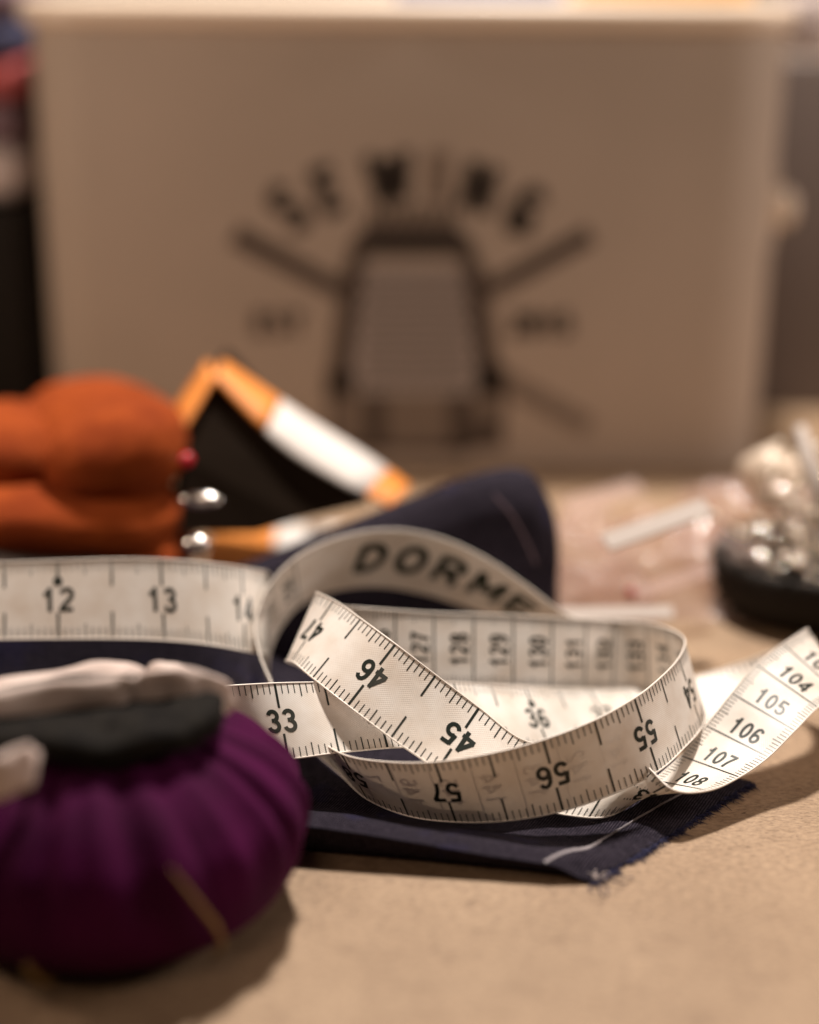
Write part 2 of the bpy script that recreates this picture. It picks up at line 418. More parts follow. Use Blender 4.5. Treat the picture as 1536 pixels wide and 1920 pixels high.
def flat_poly(name, polys, mt, dY):
    V = []; Fc = []
    for p in polys:
        o0 = len(V); V += poly_px(p, BY - .35 - dY); Fc.append(tuple(range(o0, o0 + len(p))))
    return mesh(name, V, Fc, mt, box, smooth=False)
def bar(x0, y0, x1, y1, w0, w1=None):
    w1 = w1 or w0; d = Vector((x1 - x0, y1 - y0)).normalized(); n = Vector((-d.y, d.x))
    return [(x0 + n.x * w0 / 2, y0 + n.y * w0 / 2), (x1 + n.x * w1 / 2, y1 + n.y * w1 / 2), (x1 - n.x * w1 / 2, y1 - n.y * w1 / 2), (x0 - n.x * w0 / 2, y0 - n.y * w0 / 2)]
flat_poly('emblem_needle', [bar(440, 440, 640, 545, 40, 34)], M_print_mid, .0)
flat_poly('emblem_needle', [bar(1108, 440, 915, 545, 36, 34)], M_print_mid, .0)
flat_poly('emblem_needle_tip', [bar(940, 712, 1105, 800, 40, 34)], M_print_soft, .0)
flat_poly('emblem_thimble', [[(690, 418), (850, 418), (885, 450), (902, 500), (872, 500), (860, 482), (690, 482), (676, 500), (648, 500), (662, 450)],
                           bar(664, 500, 632, 735, 38), bar(888, 500, 922, 735, 42),
                           bar(612, 722, 668, 722, 44), bar(892, 715, 948, 715, 54), bar(704, 738, 704, 836, 40), bar(864, 738, 864, 845, 44),
                           bar(886, 812, 944, 812, 52), bar(612, 838, 880, 844, 14), bar(622, 744, 622, 830, 10), bar(940, 744, 940, 784, 12)], M_print_mid, .1)
flat_poly('emblem_thimble_base', [[(616, 738), (944, 738), (944, 842), (616, 842)]], M_print_soft, .02)
flat_poly('emblem_thimble_rim', [[(690, 436), (866, 436), (885, 474), (672, 474)]], M_print, .2)
flat_poly('emblem_thimble_wall', [[(684, 500), (870, 500), (898, 738), (655, 738)]], M_print_mauve, .05)
flat_poly('emblem_thimble_dimples', [bar(680 + o_ + 22 * k, y, 692 + o_ + 22 * k, y, 10) for q, y in enumerate(range(516, 730, 17)) for o_ in ((q % 2) * 11,) for k in range(9)], M_print_mid, .15)
flat_poly('emblem_crown', [bar(x, 384, x, 418, 11) for x in range(700, 856, 25)], M_print_mid, .3)

# things lying on the lid
def flatbox(name, x0, x1, y0, y1, z0, z1, mt, label, cat, r=.8):
    o = mesh(name, *rbox(x0, x1, y0, y1, z0, z1, r), mt)
    return tag(o, label, cat)
flatbox('card_packet', -5, 56, BY + 12, BY + 60, 176.4, 182.5, M_blue, 'blue card packet lying on the lid of the cream tin', 'packet')
flatbox('paper_packet', 62, 125, BY + 10, BY + 64, 175.8, 183.5, M_yellow, 'yellow paper packet lying on the lid of the cream tin', 'packet')

# left of the tin: a pile of folded cloth on a dark case
flatbox('dark_case', -245, -153, 640, 740, 0, 98, M_black_plastic, 'dark case half out of the frame beside the tin', 'case', 4)
zz = 98.4
for nm, h_, mt, lb in (('folded_cloth', 22, M_whitecloth, 'off-white folded cloth at the bottom of the pile left of the tin'),
                       ('folded_cloth', 17, M_mauve, 'dull mauve folded cloth second from the bottom of the pile left of the tin'),
                       ('folded_cloth', 15, M_pinkcloth, 'red folded cloth in the pile left of the tin'),
                       ('folded_cloth', 14, M_navycloth, 'dark navy folded cloth above the red one in the pile left of the tin'),
                       ('folded_cloth', 20, M_mauve, 'dull mauve folded cloth on top of the pile left of the tin')):
    o = mesh(nm, *rbox(-235 - h_ * .3, -154 + (3 if mt is M_pinkcloth else 0), 646, 735, zz, zz + h_, h_ * .42, 5), mt)
    tag(o, lb, 'folded cloth', 'pile of folded cloth left of the tin'); zz += h_ + .3
# right of the tin
flatbox('storage_box', 150, 270, 690, 830, 0, 152, M_grey_box, 'grey-brown storage box standing behind the right corner of the tin', 'box', 3)
sp = empty('thread_spool', (172, 715, 152.3))
tag(sp, 'pale spool of thread standing on the grey-brown storage box at the upper right edge', 'spool')
mesh('thread', *tube([(172, 715, z_) for z_ in (155, 157, 164, 172, 178, 181)], [8, 12, 13.5, 13.5, 12, 8], 28), M_whitecloth, sp)
mesh('core', *tube([(172, 715, 152.4), (172, 715, 154.8)], 12, 28), M_rim, sp)
mesh('core', *tube([(172, 715, 181.2), (172, 715, 183.5)], 12, 28), M_rim, sp)

# ---------------------------------------------------------------- measuring tape
def interp(st, sub):
    us = []; A = []; B = []
    n = len(st)
    U = [s[0] for s in st]
    def tang(i, k):
        if i == 0: return (Vector(st[1][k:k + 3]) - Vector(st[0][k:k + 3])) / (U[1] - U[0])
        if i == n - 1: return (Vector(st[-1][k:k + 3]) - Vector(st[-2][k:k + 3])) / (U[-1] - U[-2])
        h0 = U[i] - U[i - 1]; h1 = U[i + 1] - U[i]
        p0, p1, p2 = (Vector(st[j][k:k + 3]) for j in (i - 1, i, i + 1))
        return ((p1 - p0) / h0 * h1 + (p2 - p1) / h1 * h0) / (h0 + h1)
    def ev(i, t, k):
        h = U[i + 1] - U[i]
        p0 = Vector(st[i][k:k + 3]); p1 = Vector(st[i + 1][k:k + 3]); m0 = tang(i, k) * h; m1 = tang(i + 1, k) * h
        return p0 * (2 * t ** 3 - 3 * t * t + 1) + m0 * (t ** 3 - 2 * t * t + t) + p1 * (-2 * t ** 3 + 3 * t * t) + m1 * (t ** 3 - t * t)
    def at_u(u):
        i = 0
        while i < n - 2 and u > U[i + 1]: i += 1
        t = (u - U[i]) / (U[i + 1] - U[i])
        return ev(i, t, 1), ev(i, t, 4)
    return at_u
W = 19.0
def make_run(st):
    f = interp(st, 0); u0, u1 = st[0][0], st[-1][0]
    cache = {}
    def S(u, v, off):
        u = min(max(u, u0), u1)
        key = round(u, 3)
        if key not in cache:
            a, b = f(u); a0, b0 = f(max(u - .6, u0)); a1, b1 = f(min(u + .6, u1))
            t = ((a1 + b1) - (a0 + b0)).normalized(); w = (b - a).normalized()
            cache[key] = (a, b, w.cross(t).normalized())
        a, b, nn = cache[key]
        return a.lerp(b, v / W) + nn * off
    return S, u0, u1
def band_mesh(S, u0, u1):
    nu = int((u1 - u0) / 1.0); nv = 4
    V = []; Fc = []; UV = []
    for i in range(nu + 1):
        u = u0 + (u1 - u0) * i / nu
        for j in range(nv + 1):
            v = .25 + (W - .5) * j / nv
            V.append(S(u, v, 0)); UV.append((u, v))
    for i in range(nu):
        for j in range(nv):
            a = i * (nv + 1) + j; Fc.append((a, a + nv + 1, a + nv + 2, a + 1))
    return V, Fc, UV
def bead_mesh(S, u0, u1, v, r):
    n = int((u1 - u0) / 1.0)
    return tube([S(u0 + (u1 - u0) * i / n, v, 0) for i in range(n + 1)], r, 6)
OFF = .07
class Decal:
    def __init__(s, S, u0, u1): s.S, s.u0, s.u1, s.V, s.F = S, u0, u1, [], []
    def quad_strip(s, prs, off):
        if any(not (s.u0 < p[0] < s.u1) for pr in prs for p in pr): return
        o0 = len(s.V)
        for a, b in prs: s.V += [s.S(a[0], a[1], off), s.S(b[0], b[1], off)]
        for k in range(len(prs) - 1): s.F.append((o0 + 2 * k, o0 + 2 * k + 1, o0 + 2 * k + 3, o0 + 2 * k + 2))
    def tick(s, u, v0, v1, w, off):
        n = max(1, int(abs(v1 - v0) / 3))
        s.quad_strip([((u - w / 2, v0 + (v1 - v0) * k / n), (u + w / 2, v0 + (v1 - v0) * k / n)) for k in range(n + 1)], off)
def inch_marks(S, u0, u1, lo, hi):
    d = Decal(S, u0, u1)
    for k in range(int(lo * 16), int(hi * 16) + 1):
        u = k / 16 * 25.4
        if k % 16 == 0: ln, w = 6.0, .62
        elif k % 8 == 0: ln, w = 6.1, .50
        elif k % 4 == 0: ln, w = 3.3, .30
        else: ln, w = 2.5, .25
        for v0, v1 in ((.35, .35 + ln), (W - .35, W - .35 - ln)):
            d.tick(u, v0, v1, w, OFF)
    for n in range(int(math.ceil(lo)), int(hi) + 1):
        u = n * 25.4
        for st in strokes2d(str(n), 5.7, 3.4, 1.02, .72):
            d.quad_strip([tuple((u + p[0], W / 2 - p[1]) for p in pr) for pr in st], OFF)
        if n % 12 == 0:
            r = 1.15; cv = 5.2
            pts = [((u - r * math.cos(a) * .0 - r * math.sin(a), cv - r * math.cos(a)), (u + r * math.sin(a), cv - r * math.cos(a))) for a in [math.pi * k / 8 for k in range(9)]]
            d.quad_strip(pts, OFF + .01)
    return d
def cm_marks(S, u0, u1, lo, hi):
    d = Decal(S, u0, u1)
    for k in range(lo * 10, hi * 10 + 1):
        u = float(k)
        if k % 10 == 0: d.tick(u, .35, W - .35, .42, -OFF); continue
        ln, w = (2.6, .26) if k % 5 == 0 else (2.1, .20)
        d.tick(u, .35, .35 + ln, w, -OFF); d.tick(u, W - .35, W - .35 - ln, w, -OFF)
    for n in range(lo, hi + 1):
        u = n * 10 - 3.6
        for st in strokes2d(str(n), 4.7, 2.4, .72, .55):
            d.quad_strip([tuple((u - p[1], W / 2 + p[0]) for p in pr) for pr in st], -OFF)
    return d
TAPE=[(787.4,-78.44,351.44,23.41,-75.49,349.37,4.75),
  (812.8,-54.90,343.52,27.93,-51.74,341.66,9.25),
  (825.5,-42.96,340.65,29.88,-39.83,337.57,11.50),
  (838.2,-31.96,344.79,28.62,-28.12,333.85,13.94),
  (850.9,-20.58,348.31,27.25,-16.33,333.91,15.59),
  (863.6,-9.45,352.62,25.63,-5.11,337.55,14.91),
  (889.0,10.82,361.56,20.95,15.47,346.52,10.34),
  (914.4,29.49,372.24,14.46,34.92,357.04,4.43),
  (939.8,47.30,384.61,8.00,53.72,368.09,1.16),
  (965.2,68.17,393.55,5.19,73.86,375.86,1.16),
  (980.4,82.64,396.70,7.61,87.43,379.53,1.13),
  (995.7,96.80,394.88,14.28,101.89,382.12,1.20),
  (1010.9,103.39,385.42,24.70,111.35,375.39,10.67),
  (1020.0,101.32,377.40,28.30,111.99,367.90,15.83),
  (1030.0,94.02,370.54,27.29,106.65,359.62,18.25),
  (1040.0,86.27,364.67,24.30,99.46,352.52,18.20),
  (1050.0,79.47,358.95,19.12,92.66,345.77,15.43),
  (1060.0,72.66,354.15,12.64,85.35,339.95,11.39),
  (1070.0,65.98,348.92,7.11,77.40,333.86,9.35),
  (1080.0,58.75,343.10,3.59,69.03,328.02,9.06),
  (1090.0,53.00,336.00,1.50,60.30,325.00,11.00),
  (1100.0,45.50,329.00,1.50,54.50,334.00,13.00),
  (1110.0,37.00,327.00,3.00,47.00,341.00,12.00),
  (1120.0,28.00,327.00,5.00,38.00,342.00,13.50),
  (1130.3,17.10,324.38,7.50,27.35,336.80,17.42),
  (1143.0,6.35,329.30,13.66,16.51,341.95,23.57),
  (1155.7,-4.44,333.79,19.49,6.33,344.70,30.73),
  (1168.4,-14.58,339.52,24.97,-3.22,348.90,36.85),
  (1181.1,-23.27,348.22,28.05,-11.63,357.23,39.85),
  (1193.8,-29.09,359.15,27.47,-18.56,367.66,40.37),
  (1200.1,-30.93,364.61,25.03,-23.02,372.29,40.55),
  (1209.0,-29.39,372.20,20.73,-22.43,380.16,36.55),
  (1230.0,-24.52,389.02,10.15,-19.86,397.61,26.49),
  (1250.0,-13.62,375.06,14.88,-13.52,382.01,32.59),
  (1260.0,-3.74,375.02,14.20,-3.75,383.42,31.27),
  (1270.0,6.31,376.70,12.89,6.31,385.90,29.49),
  (1280.0,16.65,378.39,11.90,16.79,387.81,28.39),
  (1290.0,27.02,379.97,10.76,27.34,389.30,27.31),
  (1300.0,37.19,381.99,9.29,37.75,390.97,26.00),
  (1310.0,46.38,385.82,7.18,47.14,394.53,24.09),
  (1320.0,54.58,390.77,4.64,55.59,399.13,21.73),
  (1330.0,64.10,389.68,4.62,63.18,394.50,23.01),
  (1340.0,70.54,382.72,6.88,67.10,386.05,25.27),
  (1350.0,73.91,373.79,9.22,69.09,376.84,27.36),
  (1360.0,74.26,364.29,11.32,68.80,367.34,29.37),
  (1371.6,71.68,353.62,12.29,65.37,356.45,29.81),
  (1384.3,65.17,343.03,11.54,59.37,345.89,29.49),
  (1397.0,58.02,333.19,11.15,51.95,336.02,28.91),
  (1409.7,47.42,327.27,8.78,41.99,328.70,26.88),
  (1422.4,35.22,324.31,5.77,30.12,324.53,24.05),
  (1435.1,22.62,323.52,3.64,17.66,321.87,21.88),
  (1447.8,10.81,325.49,2.19,5.59,321.49,20.04),
  (1460.5,-0.10,330.37,0.94,-5.60,325.01,18.21),
  (1473.2,-9.95,338.59,0.79,-15.81,331.41,16.91),
  (1485.9,-16.78,350.08,1.13,-24.66,343.58,17.05),
  (1498.6,-23.65,361.72,1.16,-31.10,355.43,17.40),
  (1511.3,-30.46,373.38,1.96,-34.71,365.85,18.79),
  (1524.0,-36.03,383.92,6.77,-38.48,374.87,23.26),
  (1536.7,-37.94,393.79,11.99,-39.98,384.35,28.35),
  (1549.4,-35.24,402.68,17.78,-37.03,393.38,34.25),
  (1562.1,-29.11,409.55,22.34,-29.46,401.63,39.62),
  (1574.8,-20.23,414.20,24.26,-18.61,408.62,42.37),
  (1587.5,-8.84,416.40,24.41,-5.16,413.05,42.79),
  (1600.2,2.88,416.77,22.43,8.19,413.38,40.38),
  (1612.9,14.53,416.31,18.87,20.62,410.03,35.72),
  (1625.6,25.49,415.29,14.39,31.45,405.65,29.62),
  (1638.3,36.37,414.04,9.10,41.55,402.13,22.95),
  (1651.0,47.96,413.52,4.66,52.67,401.07,18.21)]

def apx(u_in, a, b, za, zb):
    pa, pb = at(*a, za), at(*b, zb); return (u_in * 25.4, *pa, *pb)
TAPE_START = [apx(9.9, (-300, 1080), (-300, 1222), 418, 413), apx(10.5, (-190, 1066), (-190, 1208), 416, 411), apx(11, (-95, 1058), (-93, 1202), 415, 411), apx(11.5, (8, 1053), (9, 1200), 415, 411),
    apx(12, (108, 1049.5), (110, 1199), 415, 411), apx(12.5, (209, 1046), (212, 1199), 415, 411), apx(13, (301, 1047), (309, 1202), 415, 411),
    apx(13.5, (384, 1053), (392, 1210), 416, 411), apx(14, (453, 1062), (460, 1222), 419, 413), apx(14.3, (487, 1068), (490, 1226), 424, 418),
    apx(14.55, (503, 1073), (503, 1226), 431, 425), apx(14.9, (500, 1084), (495, 1218), 441, 435), apx(15.3, (485, 1096), (478, 1212), 452, 446)]

tape = empty('measuring_tape', (20, 330, 1))
tag(tape, 'white tape measure with black numbers, looped and twisted over the navy cloth', 'tape measure')
runs = [make_run(TAPE), make_run(TAPE_START)]
V = []; Fc = []; UV = []
for S, u0, u1 in runs:
    v, f, uv = band_mesh(S, u0, u1); o0 = len(V); V += v; UV += uv; Fc += [tuple(i + o0 for i in q) for q in f]
mesh('band', V, Fc, M_tape, tape, uvs=UV)
mesh('band_edge', *merge([bead_mesh(S, u0, u1, v, .24) for S, u0, u1 in runs for v in (.2, W - .2)]), M_bead, tape)
d1 = inch_marks(*runs[0], 31, 60); d2 = inch_marks(*runs[1], 10, 15)
mesh('inch_scale', *merge([(d1.V, d1.F), (d2.V, d2.F)]), M_ink, tape, smooth=False)
d3 = cm_marks(*runs[0], 79, 156)
mesh('centimetre_scale', d3.V, d3.F, M_ink, tape, smooth=False)
d4 = Decal(*runs[0])
for k, ch in enumerate('DORME'):
    u = 1584 + 11.0 * k
    for st in strokes2d(ch, 8.8, 8.8, 2.25, 0, .22):
        d4.quad_strip([tuple((u + p[0], W * .52 + p[1]) for p in pr) for pr in st], -OFF)
mesh('lettering', d4.V, d4.F, mat('green_black_ink', (0.02, 0.028, 0.012), 0.4), tape, smooth=False)

# ---------------------------------------------------------------- navy cloth
FL, FR, BR, BL = Vector((-175, 338)), Vector((39.7, 302.6)), Vector((83.6, 347.8)), Vector((-190, 452))
cloth = empty('navy_cloth', (-20, 350, 0))
tag(cloth, 'dark navy denim cloth with frayed edge and white stitching under the tape', 'cloth')
def sm(x, a, b):
    t = min(max((x - a) / (b - a), 0), 1); return t * t * (3 - 2 * t)
def cloth_z(x, y, s, t):
    z = .7
    lift = 7.2 * (1 - sm(s, .55, 1.0)) + 3.4 * sm(s, .5, .8) * (1 - sm(s, .955, 1.0))
    dist = t * (BL - FL).length * .9
    dist = t * (50 + 60 * (1 - s))
    z += lift * (1 - sm(dist, 3, 15)) 
    # left mound that props up the start of the tape
    mx = sm(x, -190, -120) * (1 - sm(x, -75, -30))
    z += 27 * math.exp(-((y - 402) / 17.0) ** 2) * (1 - sm(x, -62, -34))
    z += .9 * noise.noise(Vector((x * .05, y * .08, 0))) * (1 - sm(s, .9, 1)) * sm(dist, 0, 8) + .25 * noise.noise(Vector((x * .15, y * .15, 3)))
    # gentle wave that rises behind the standing front loop
    return max(z, .35)
NS, NT = 230, 90
V = []; Fc = []
def cloth_xy(s, t):
    f = FL.lerp(FR, s); b = BL.lerp(BR, s) + Vector((0, 36 * math.sin(math.pi * min(max((s - .25) / .75, 0), 1)) ** 1.3))
    p = f.lerp(b, t)
    return p
for i in range(NS + 1):
    s = i / NS
    for j in range(-4, NT + 1):
        if j < 0:
            p = cloth_xy(s, 0); z0 = cloth_z(p.x, p.y, s, 0)
            k = -j                      # rolls under: down and back to the table
            ang = R(45 * k); rr = z0 / 2
            zz_ = z0 / 2 + rr * math.cos(ang) ; yy = -math.sin(ang) * min(rr, .4) + 4.0 * (k / 4)
            if k == 4: zz_ = .15
            V.append(Vector((p.x, p.y + yy, max(zz_, .15))))
        else:
            t = (j / NT) ** 1.35
            p = cloth_xy(s, t)
            jit = 0
            if i >= NS - 1:
                jit = .9 * noise.noise(Vector((j * .9, i * 3.1, 1.7))) + .5 * noise.noise(Vector((j * 2.7, 5, 1.7)))
            V.append(Vector((p.x + jit, p.y - jit * .6, cloth_z(p.x, p.y, s, t))))
M_ = NT + 5
for i in range(NS):
    # rows run: j=-4 ... NT, reorder so that -1..-4 hang below row 0
    for j in range(M_ - 1):
        a = i * M_ + j; b = (i + 1) * M_ + j
        Fc.append((a, b, b + 1, a + 1))
o = mesh('sheet', V, Fc, M_denim, cloth)
sol = o.modifiers.new('thickness', 'SOLIDIFY'); sol.thickness = .0007; sol.offset = -1

# folded-up hump behind the loop
def hump():
    st = [(-78, 430, 12, 12), (-48, 433, 24, 14), (-20, 436, 35, 15), (2, 439, 43, 16), (18, 441, 48.5, 17), (30, 442, 50.5, 17), (36, 442, 48.5, 16), (40.5, 442, 42, 13.5), (43, 442, 34, 10), (43.8, 442, 27, 6), (44, 442, 21, 2)]
    P = crom([(a, b, c) for a, b, c, d in st], 5); Wd = crom([(d, 0, 0) for a, b, c, d in st], 5)
    V = []; Fc = []; m = 33
    for i, (p, w) in enumerate(zip(P, Wd)):
        for k in range(m):
            a = math.pi * k / (m - 1)
            ca, sa = math.cos(a), math.sin(a)
            e = .75
            x = -math.copysign(abs(ca) ** e, ca) * w.x; z = abs(sa) ** e * (p.z - .3) + .3
            wr = 1.4 * noise.noise(Vector((p.x * .05, z * .09, x * .1))) + .5 * noise.noise(Vector((p.x * .15, z * .2, 4)))
            V.append(Vector((p.x + wr * .4, p.y + x + wr - .0 * z, z)))
    for i in range(len(P) - 1):
        for k in range(m - 1):
            a = i * m + k; Fc.append((a, a + m, a + m + 1, a + 1))
    Fc.append(tuple((len(P) - 1) * m + k for k in range(m)))
    return V, Fc
recalc(mesh('fold', *hump(), M_denim, cloth))
# stitching line near the fold's right end (thread lies on the surface)
mesh('stitching', *tube(crom([(24, 429, 47.5), (29, 426.5, 42), (33, 425.4, 35), (36, 425.2, 28)], 8), .22, 6), M_mauve, cloth)

# white tacking line near the front corner + frayed fringe
def on_cloth(s, t, dz):
    p = cloth_xy(s, t); return Vector((p.x, p.y, cloth_z(p.x, p.y, s, t) + dz))
def gpt(px, py, z):
    cx = (px - 768) / 3000; cy = (py - 960) / 3000; s, c = math.sin(PITCH), math.cos(PITCH)
    return at(px, py, (CAM_H / MM - z) / (s + cy * c))
def cloth_height(x, y):
    best = None
    for i_ in range(0, 101):
        for j_ in range(0, 61):
            p = cloth_xy(.6 + .4 * i_ / 100, j_ / 60 * .8)
            d = (p.x - x) ** 2 + (p.y - y) ** 2
            if best is None or d < best[0]: best = (d, p, .6 + .4 * i_ / 100, j_ / 60 * .8)
    return cloth_z(x, y, best[2], best[3])
V = []; Fc = []
line = crom([gpt(*q).xy for q in ((1020, 1620, 4.0), (1080, 1590, 3.4), (1135, 1560, 2.4), (1240, 1505, 1.4), (1300, 1474, 1.2), (1345, 1450, 1.1))], 26)
nn = len(line) - 1
for k, p in enumerate(line):
    f = k / nn; d = (line[min(k + 1, nn)] - line[max(k - 1, 0)]).normalized(); q = Vector((-d.y, d.x))
    wd = (1.1 if f < .38 else .34) * (.75 + .5 * noise.noise(Vector((k * .9, 2, 0))))
    z0 = cloth_height(p.x, p.y); hz = .45 + .15 * noise.noise(Vector((k * 1.3, 7, 0)))
    for sgn in (-1, -.4, .4, 1): V.append(Vector((p.x + q.x * sgn * wd / 2, p.y + q.y * sgn * wd / 2, z0 + (hz if abs(sgn) < .9 else .0))))
for k in range(nn):
    for q in range(3): Fc.append((k * 4 + q, k * 4 + q + 4, k * 4 + q + 5, k * 4 + q + 1))
mesh('tacking_thread', V, Fc, M_white_thread, cloth)
parts = []
rnd = random.Random(3)
for k in range(620):
    t = rnd.random() ** .9
    p = on_cloth(1.0, t, -.1); p.z = max(.15, p.z - rnd.random() * .6)
    d = Vector((.72, -.62 + rnd.uniform(-.5, .5), 0)).normalized(); ln = rnd.uniform(.5, 2.3) * (1.8 if rnd.random() < .12 else 1)
    q1 = p + d * ln * .5 + Vector((0, 0, rnd.uniform(-.1, .35))); q2 = p + d * ln + Vector((rnd.uniform(-.5, .5), rnd.uniform(-.6, .4), rnd.uniform(-.3, .3)))
    q2.z = max(q2.z, .1)
    parts.append(tube([p - d * .8, p, q1, q2], [.11, .11, .09, .04], 4))
mesh('frayed_edge', *merge(parts), M_navy_thread, cloth)
parts = []
c0 = on_cloth(1, 0, -.2)
for k, pts in enumerate([[(0, 0, 0), (1.2, -1.6, .1), (1.3, -3.6, 0), (2.1, -5.3, -.1)], [(0, 0, 0), (2.0, -1.2, .4), (3.2, -3.2, .2), (2.6, -5.0, -.1)], [(1, .8, 0), (3.5, .2, .6), (6.0, -.6, .3), (7.6, -.4, 0)],
                         [(2, 2, 0), (5, 2.4, .8), (7.5, 1.2, .5), (9.2, 2.3, 0)], [(0, 0, 0), (-.5, -1.2, 0), (-.9, -2.6, 0), (-.3, -3.9, 0)]]):
    parts.append(tube(crom([c0 + Vector(p) for p in pts], 6), .14, 5))
mesh('loose_thread', *merge(parts), M_navy_thread, cloth)
parts = []
for k in range(16):
    a = c0 + Vector((rnd.uniform(0, 3.2), rnd.uniform(.3, 3.4), .3)); parts.append(tube([a, a + Vector((rnd.uniform(-.8, 1), rnd.uniform(-.8, 1), .5)), a + Vector((rnd.uniform(-1.2, 1.6), rnd.uniform(-1, 1.2), .1))], .11, 4))
mesh('white_fray', *merge(parts), M_whitecloth, cloth)

# ---------------------------------------------------------------- purple pincushion, near left
PC = Vector((-63, 296, 0)); PR = 41; PH = 46
cush = empty('velvet_pincushion', PC)
tag(cush, 'gathered dark purple velvet pincushion with black elastic band at the lower left', 'pincushion')
V = []; Fc = []
na, nb = 220, 70
for j in range(nb + 1):
    f = j / nb                                 # 0 bottom .. 1 top
    a = -math.pi / 2 + math.pi * f
    rr = math.cos(a); zz2 = math.sin(a)
    z = (PH * .43 + zz2 * PH * .42) if zz2 < 0 else (PH * .43 + zz2 * PH * .55)
    r = PR * (abs(rr) ** (.36 if zz2 < 0 else .36 + .66 * sm(zz2, 0, .45)) if rr > 1e-6 else 0)
    for k in range(na):
        w = 2 * math.pi * k / na
        amp = sm(f, .28, .72) * (1 - .3 * sm(f, .9, 1))
        tw = w + .22 * (f - .5)
        pl = (.55 * abs(math.sin(tw * 9.0 + 1.3 * math.sin(tw * 2 + .6))) + .35 * abs(math.sin(tw * 14 + 2.1 * math.sin(tw * 3)))) + .12 * noise.noise(Vector((math.cos(w) * 3, math.sin(w) * 3, f * 2)))
        rad = r * (1 + .015 * noise.noise(Vector((math.cos(w) * 1.2, math.sin(w) * 1.2, f * 3)))) + amp * (pl - .55) * 5.0 * min(1, r / 20)
        V.append(PC + Vector((rad * math.cos(w), rad * math.sin(w) * .93, z)))
for j in range(nb):
    for k in range(na):
        k2 = (k + 1) % na; Fc.append((j * na + k, j * na + k2, (j + 1) * na + k2, (j + 1) * na + k))
mesh('cushion', V, Fc, M_velvet, cush)
def cush_pt(w, f, out=.5):
    a = -math.pi / 2 + math.pi * f
    r = PR * abs(math.cos(a)) ** (.36 if a < 0 else .36 + .66 * sm(math.sin(a), 0, .45)) + out
    return PC + Vector((r * math.cos(R(w)), r * math.sin(R(w)), PH * .43 + math.sin(a) * ((PH * .42 if a < 0 else PH * .55) + out)))
mesh('gold_seam', *tube(crom([cush_pt(-62, .62, .9), cush_pt(-56, .52, 1.3), cush_pt(-51, .42, 1.3), cush_pt(-48, .32, 1.1), cush_pt(-48, .22, .9)], 8), [.2 + .42 * math.sin(math.pi * k / 32) for k in range(33)], 8), M_gold, cush)
mesh('gold_seam', *tube(crom([cush_pt(-103, .36, .6), cush_pt(-101, .30, .8), cush_pt(-99, .22, .6)], 8), .7, 8), M_gold, cush)
# black elastic band and pale strap on top
def ring_band(cx, cy, rx, ry, z0, z1, th, tilt, mt, name, wob=.0):
    V = []; Fc = []; n = 96
    prof = [(0, z0), (-th * .3, (z0 + z1) / 2), (0, z1), (-th * 2.2, z1 + 1.0), (-th * 8, z1 + .6)]
    for k in range(n):
        w = 2 * math.pi * k / n
        wb_ = wob * noise.noise(Vector((math.cos(w) * 2.2, math.sin(w) * 2.2, 0)))
        for (o_, z) in prof:
            x = (rx + o_) * math.cos(w); y = (ry + o_) * math.sin(w)
            V.append(Vector((cx + x, cy + y, z + x * tilt + wb_)))
    m = len(prof)
    for k in range(n):
        k2 = (k + 1) % n
        for q in range(m - 1): Fc.append((k * m + q, k2 * m + q, k2 * m + q + 1, k * m + q + 1))
    Fc.append(tuple(k * m + m - 1 for k in range(n)))
    return recalc(mesh(name, V, Fc, mt, cush))
ring_band(PC.x - 1, PC.y - 3, 26.5, 17.5, 43.6, 47.0, 1.2, .02, M_black_band, 'elastic_band', 1.6)
def ribbon(path, ups, wid, th, mt, name, parent, wr=.0):
    P = crom(path, 10); Q = crom(ups, 10); V = []; Fc = []
    n = len(P); m = 12
    for i in range(n):
        t = (P[min(i + 1, n - 1)] - P[max(i - 1, 0)]).normalized(); u_ = (Q[i] - t * Q[i].dot(t)).normalized(); s_ = t.cross(u_)
        for k in range(m):
            a = 2 * math.pi * k / m
            tp = .35 + .65 * sm(min(i, n - 1 - i), 0, 9) if parent else 1
            x = math.copysign(abs(math.cos(a)) ** .6, math.cos(a)) * wid / 2 * tp; y = math.copysign(abs(math.sin(a)) ** .8, math.sin(a)) * th / 2 * tp
            y += wr * noise.noise(Vector((i * .16, x * .25, 2.0))) * 2
            V.append(P[i] + u_ * x + s_ * y)
    for i in range(n - 1):
        for k in range(m):
            k2 = (k + 1) % m; Fc.append((i * m + k, i * m + k2, (i + 1) * m + k2, (i + 1) * m + k))
    Fc.append(tuple(range(m))); Fc.append(tuple((n - 1) * m + k for k in range(m)))
    return recalc(mesh(name, V, Fc, mt, parent))
Z = PC.z
ribbon([at(436, 1330, 331), at(398, 1306, 329), at(330, 1288, 327), at(262, 1300, 326), at(225, 1304, 325), at(120, 1312, 323), at(0, 1332, 320), at(-110, 1350, 318), at(-190, 1400, 314), at(-120, 1468, 305), at(-20, 1462, 301), at(48, 1436, 303), at(74, 1420, 307)],
       [(0, .2, 1), (0, .2, 1), (.1, .2, 1), (.1, 0, 1), (-.1, 0, 1), (0, .1, 1), (0, .2, 1), (0, .3, 1), (-.3, .2, 1), (0, .2, 1), (0, .2, 1), (0, .2, 1), (0, .2, 1)], 8.6, 2.2, M_strap, 'strap', cush, .75)
